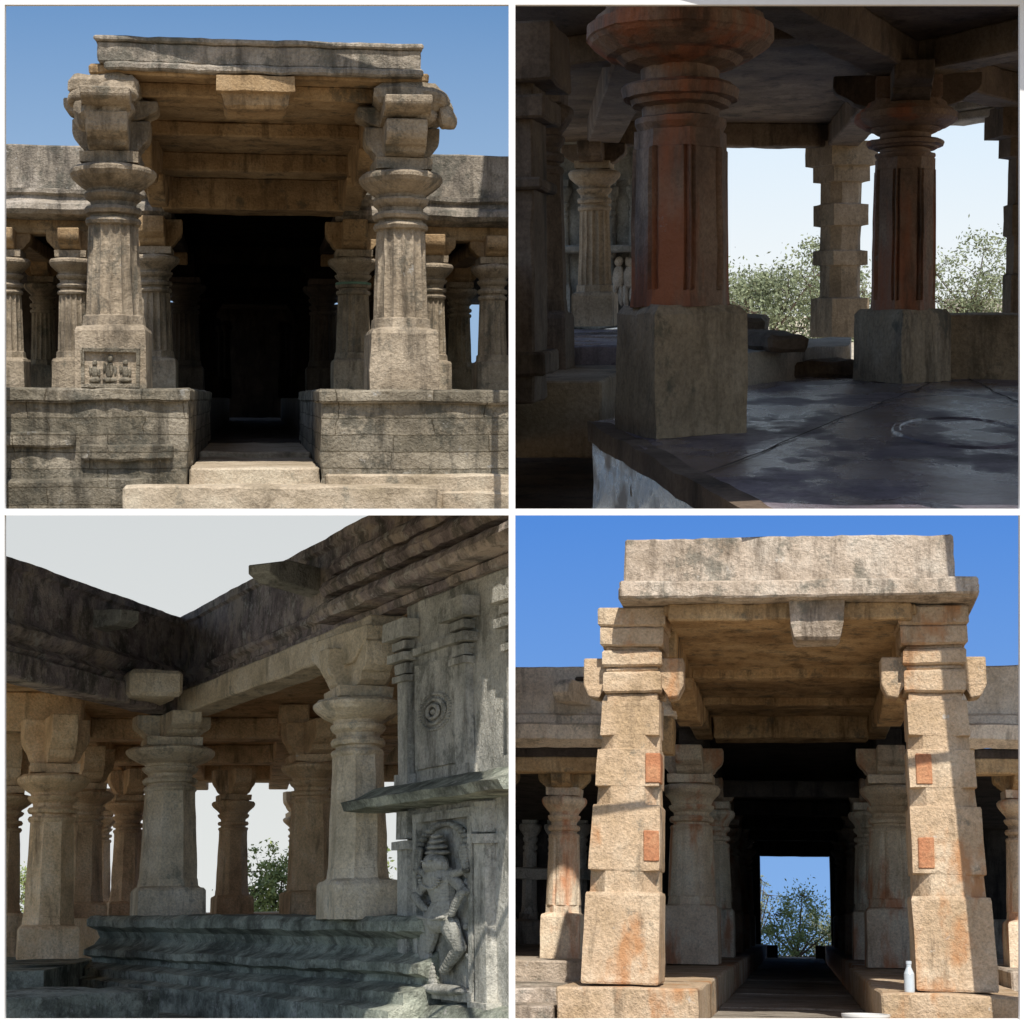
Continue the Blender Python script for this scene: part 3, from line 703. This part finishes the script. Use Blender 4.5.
for z0, z1, w in ((-.75, -.1, .34), (-.1, .42, .29), (.42, .66, .32), (.66, 1.05, .29), (1.05, 1.4, .32), (1.4, 1.75, .29), (1.75, 2.0, .33), (2.0, 2.4, .42)):
    P += [(z0+.01, w, 'q' if w > .3 else 'n'), (z1-.01, w, 'q' if w > .3 else 'n')]
lathe('rear_pillar', .64, 30, P, M_trstone, 1, 30, .012, 64)
P = []
for z0, z1, w in ((-.5, .2, .2), (.2, .7, .17), (.7, 1.1, .21), (1.1, 1.7, .17), (1.7, 1.95, .27), (1.95, 2.35, .42)):
    P += [(z0+.01, w, 'q'), (z1-.01, w, 'q')]
lathe('side_pillar', 2.87, 24.5, P, M_trdark, 1, 10, .012, 48)
box('low_bench_wall', 1.6, 6, 21.0, 23, -1.2, -.28, M_trstone, rough=.03)
prism('bench_slab', [(-.62, 20.2), (.62, 22.9), (.75, 27), (-.9, 25)], -1.1, -.66, M_trgrey, rough=.03)
box('bench_stone', -.66, -.18, 20.5, 22.3, -.66, -.46, M_trdark, rough=.05, bev=.05, rot=20)
box('bench_stone', -.2, .62, 21.5, 22.7, -1.0, -.8, M_trdark, rough=.05, bev=.05, rot=12)
box('bench_stone', -.86, -.42, 22.5, 25, -.66, -.30, M_trdark, rough=.05, bev=.05)
box('left_floor_slab', -6, -1.35, 21.5, 34, -1.6, -.62, M_trfloor, rough=.02, seg=.5)
box('left_floor_slab', -6, -1.9, 17.5, 21.4, -1.6, -.84, M_trstone, rough=.02, seg=.4)
box('lower_floor', -8, 1, 12, 22, -2.1, -1.9, M_trdark, seg=1)
box('left_pillar', -2.75, -2.28, 15.6, 16.4, -.95, 2.3, M_trdark, rough=.02)
for z0, z1, a in ((-.7, -.5, .10), (.9, 1.0, .08), (1.5, 1.7, .12), (1.8, 2.3, .2)):
    box('left_pillar_moulding', -2.75-a, -2.28+a, 15.6-a, 16.4+a, z0, z1, M_trdark, rough=.015)
lathe('left_column', -3.2, 28.5, stdprof(-.5, 2.55, .27, 'f', bf=.2, cap=1.5), M_trstone, 1.4, rough=.01)
corbel(-3.2, 28.5, 2.02, .5, .3, .36, M_trdark)
box('carved_rear_wall', -7, -2.72, 32, 32.5, -.6, 3, M_trwall, rough=.1, seg=.2)
for i in range(7):
    lathe('wall_pilaster', -5.4+i*.42, 31.95, stdprof(-.5, 2.5, .10, 'o'), M_trwall, 1, n=24)
bm = bmesh.new()
for x in (-4.85, -4.45, -3.6, -3.15, -2.95):
    ell(bm, (x, 31.8, .55), (.09, .1, .10), u=10, v=8); ell(bm, (x, 31.8, .28), (.12, .12, .2), u=10, v=8); ell(bm, (x-.06, 31.8, -.02), (.07, .1, .2), u=10, v=8); ell(bm, (x+.06, 31.8, -.02), (.06, .1, .2), u=10, v=8)
mk(bm, 'wall_reliefs', M_trgrey, rough=.04)
box('wall_ledge', -7, -2.7, 31.4, 32, .72, .84, M_trwall, rough=.03)
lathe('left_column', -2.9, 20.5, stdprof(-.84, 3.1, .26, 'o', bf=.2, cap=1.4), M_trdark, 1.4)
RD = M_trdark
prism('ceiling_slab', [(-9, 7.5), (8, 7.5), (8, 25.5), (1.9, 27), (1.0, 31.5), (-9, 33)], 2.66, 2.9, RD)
box('sun_block_lintel', -9, 8, 7.5, 7.9, 1.42, 2.65, M_trgrey, seg=.6)  # added above the view to keep the sun off the hall floor
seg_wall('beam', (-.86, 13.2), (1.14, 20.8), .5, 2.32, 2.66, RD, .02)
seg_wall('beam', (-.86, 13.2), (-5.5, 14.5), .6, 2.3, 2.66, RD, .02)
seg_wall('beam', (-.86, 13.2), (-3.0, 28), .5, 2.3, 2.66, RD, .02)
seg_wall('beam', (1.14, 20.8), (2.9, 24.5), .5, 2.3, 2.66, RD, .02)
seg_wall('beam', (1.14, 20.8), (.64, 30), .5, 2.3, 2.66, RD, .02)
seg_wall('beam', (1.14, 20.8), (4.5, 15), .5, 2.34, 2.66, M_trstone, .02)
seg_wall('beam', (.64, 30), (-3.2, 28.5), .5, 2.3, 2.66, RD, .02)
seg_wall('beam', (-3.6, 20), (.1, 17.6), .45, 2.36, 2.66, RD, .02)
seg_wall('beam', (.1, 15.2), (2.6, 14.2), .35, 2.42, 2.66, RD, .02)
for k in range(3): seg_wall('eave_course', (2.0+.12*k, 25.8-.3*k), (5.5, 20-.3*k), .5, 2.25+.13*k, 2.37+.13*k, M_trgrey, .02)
box('rear_ground', -20, 40, 34, 94, -1.6, -1.25, M_dust, seg=4)
box('boundary_wall', 6, 20, 78, 78.6, -1.25, -.35, M_trgrey, seg=1)
group_e = G['e']
tree('bush', -.75, 42, -1.25, 2.7, 3.2, 8000, M_leafd, .055, .02, 31)
tree('bush', .55, 46, -1.25, 2.9, 2.6, 5500, M_leafd, .055, .02, 32)
tree('tree', 6.4, 70, -1.25, 3.6, 5.6, 6000, M_leafd, .08, .05, 33)
tree('tree', 9.3, 72, -1.25, 4.6, 3.2, 1800, M_leafd, .08, .1, 34)
tree('tree', 2.2, 80, -1.25, 3.2, 6, 3500, M_leafd, .09, .05, 35)
tree('tree', -2.5, 80, -1.25, 3.2, 5, 3500, M_leafd, .09, .05, 36)
skyback(skymat('sky_bright', (.90, .94, .95), (.68, .84, 1.0), 0, 11))

# =================================================================== white partition frame of the four bays
bm = bmesh.new()
def fb(x0, x1, z0, z1, y0=-.10, y1=-.04):
    m = Matrix.Translation(((x0+x1)/2, (y0+y1)/2, (z0+z1)/2)) @ Matrix.Diagonal((x1-x0, y1-y0, z1-z0, 1))
    bmesh.ops.create_cube(bm, size=1, matrix=m)
E = 5.12*17.9/18
fb(-.033, .033, -E-.3, E+.3); fb(-E-.3, -.0332, -.033, .033, -.099, -.041); fb(.0332, E+.3, -.033, .033, -.099, -.041)
fb(-E-.3, -E+.045, -E-.3, E+.3, -.098, -.042); fb(E-.04, E+.3, -E-.3, E+.3, -.098, -.042)
fb(-E+.045, E-.04, E-.045, E+.3, -.097, -.043); fb(-E+.045, E-.04, -E-.3, -E+.04, -.097, -.043)
me = bpy.data.meshes.new('display_frame'); bm.to_mesh(me); bm.free(); me.materials.append(M_white)
o = bpy.data.objects.new('display_frame', me); sc.collection.objects.link(o)

# =================================================================== light
el, az = math.radians(57), math.radians(9)
d = Vector((math.sin(az)*math.cos(el), -math.cos(az)*math.cos(el), math.sin(el)))
sun = bpy.data.lights.new('sun', 'SUN'); sun.energy = 4.9; sun.angle = math.radians(.53); sun.color = (1, .94, .85)
so = bpy.data.objects.new('sun', sun); sc.collection.objects.link(so)
so.rotation_euler = d.to_track_quat('Z', 'Y').to_euler()
w = bpy.data.worlds.new('World'); sc.world = w; w.use_nodes = True
nt = w.node_tree; bg = nt.nodes['Background']
sk = nt.nodes.new('ShaderNodeTexSky'); sk.sky_type = 'NISHITA'; sk.sun_disc = False
sk.sun_elevation = el; sk.sun_rotation = math.radians(171)
nt.links.new(sk.outputs[0], bg.inputs[0]); bg.inputs[1].default_value = .14
# earth-coloured glow added below the horizon in place of ground bounce
bg2 = nt.nodes.new('ShaderNodeBackground'); bg2.inputs[0].default_value = (.40, .31, .21, 1); bg2.inputs[1].default_value = 1.15
tcn = nt.nodes.new('ShaderNodeTexCoord'); sp = nt.nodes.new('ShaderNodeSeparateXYZ'); nt.links.new(tcn.outputs['Generated'], sp.inputs[0])
lt = nt.nodes.new('ShaderNodeMath'); lt.operation = 'LESS_THAN'; lt.inputs[1].default_value = -.02; nt.links.new(sp.outputs[2], lt.inputs[0])
mx = nt.nodes.new('ShaderNodeMixShader'); nt.links.new(lt.outputs[0], mx.inputs[0]); nt.links.new(bg.outputs[0], mx.inputs[1]); nt.links.new(bg2.outputs[0], mx.inputs[2])
nt.links.new(mx.outputs[0], nt.nodes['World Output'].inputs[0])

cam = bpy.data.cameras.new('camera'); cam.sensor_width = 36; cam.lens = 36*FPX/1024; cam.clip_end = 2000
co = bpy.data.objects.new('camera', cam); sc.collection.objects.link(co)
co.location = CAM; co.rotation_euler = (math.pi/2, 0, 0); sc.camera = co
sc.view_settings.view_transform = 'Standard'; sc.view_settings.look = 'None'; sc.view_settings.exposure = 0
print('objects', len(bpy.data.objects))
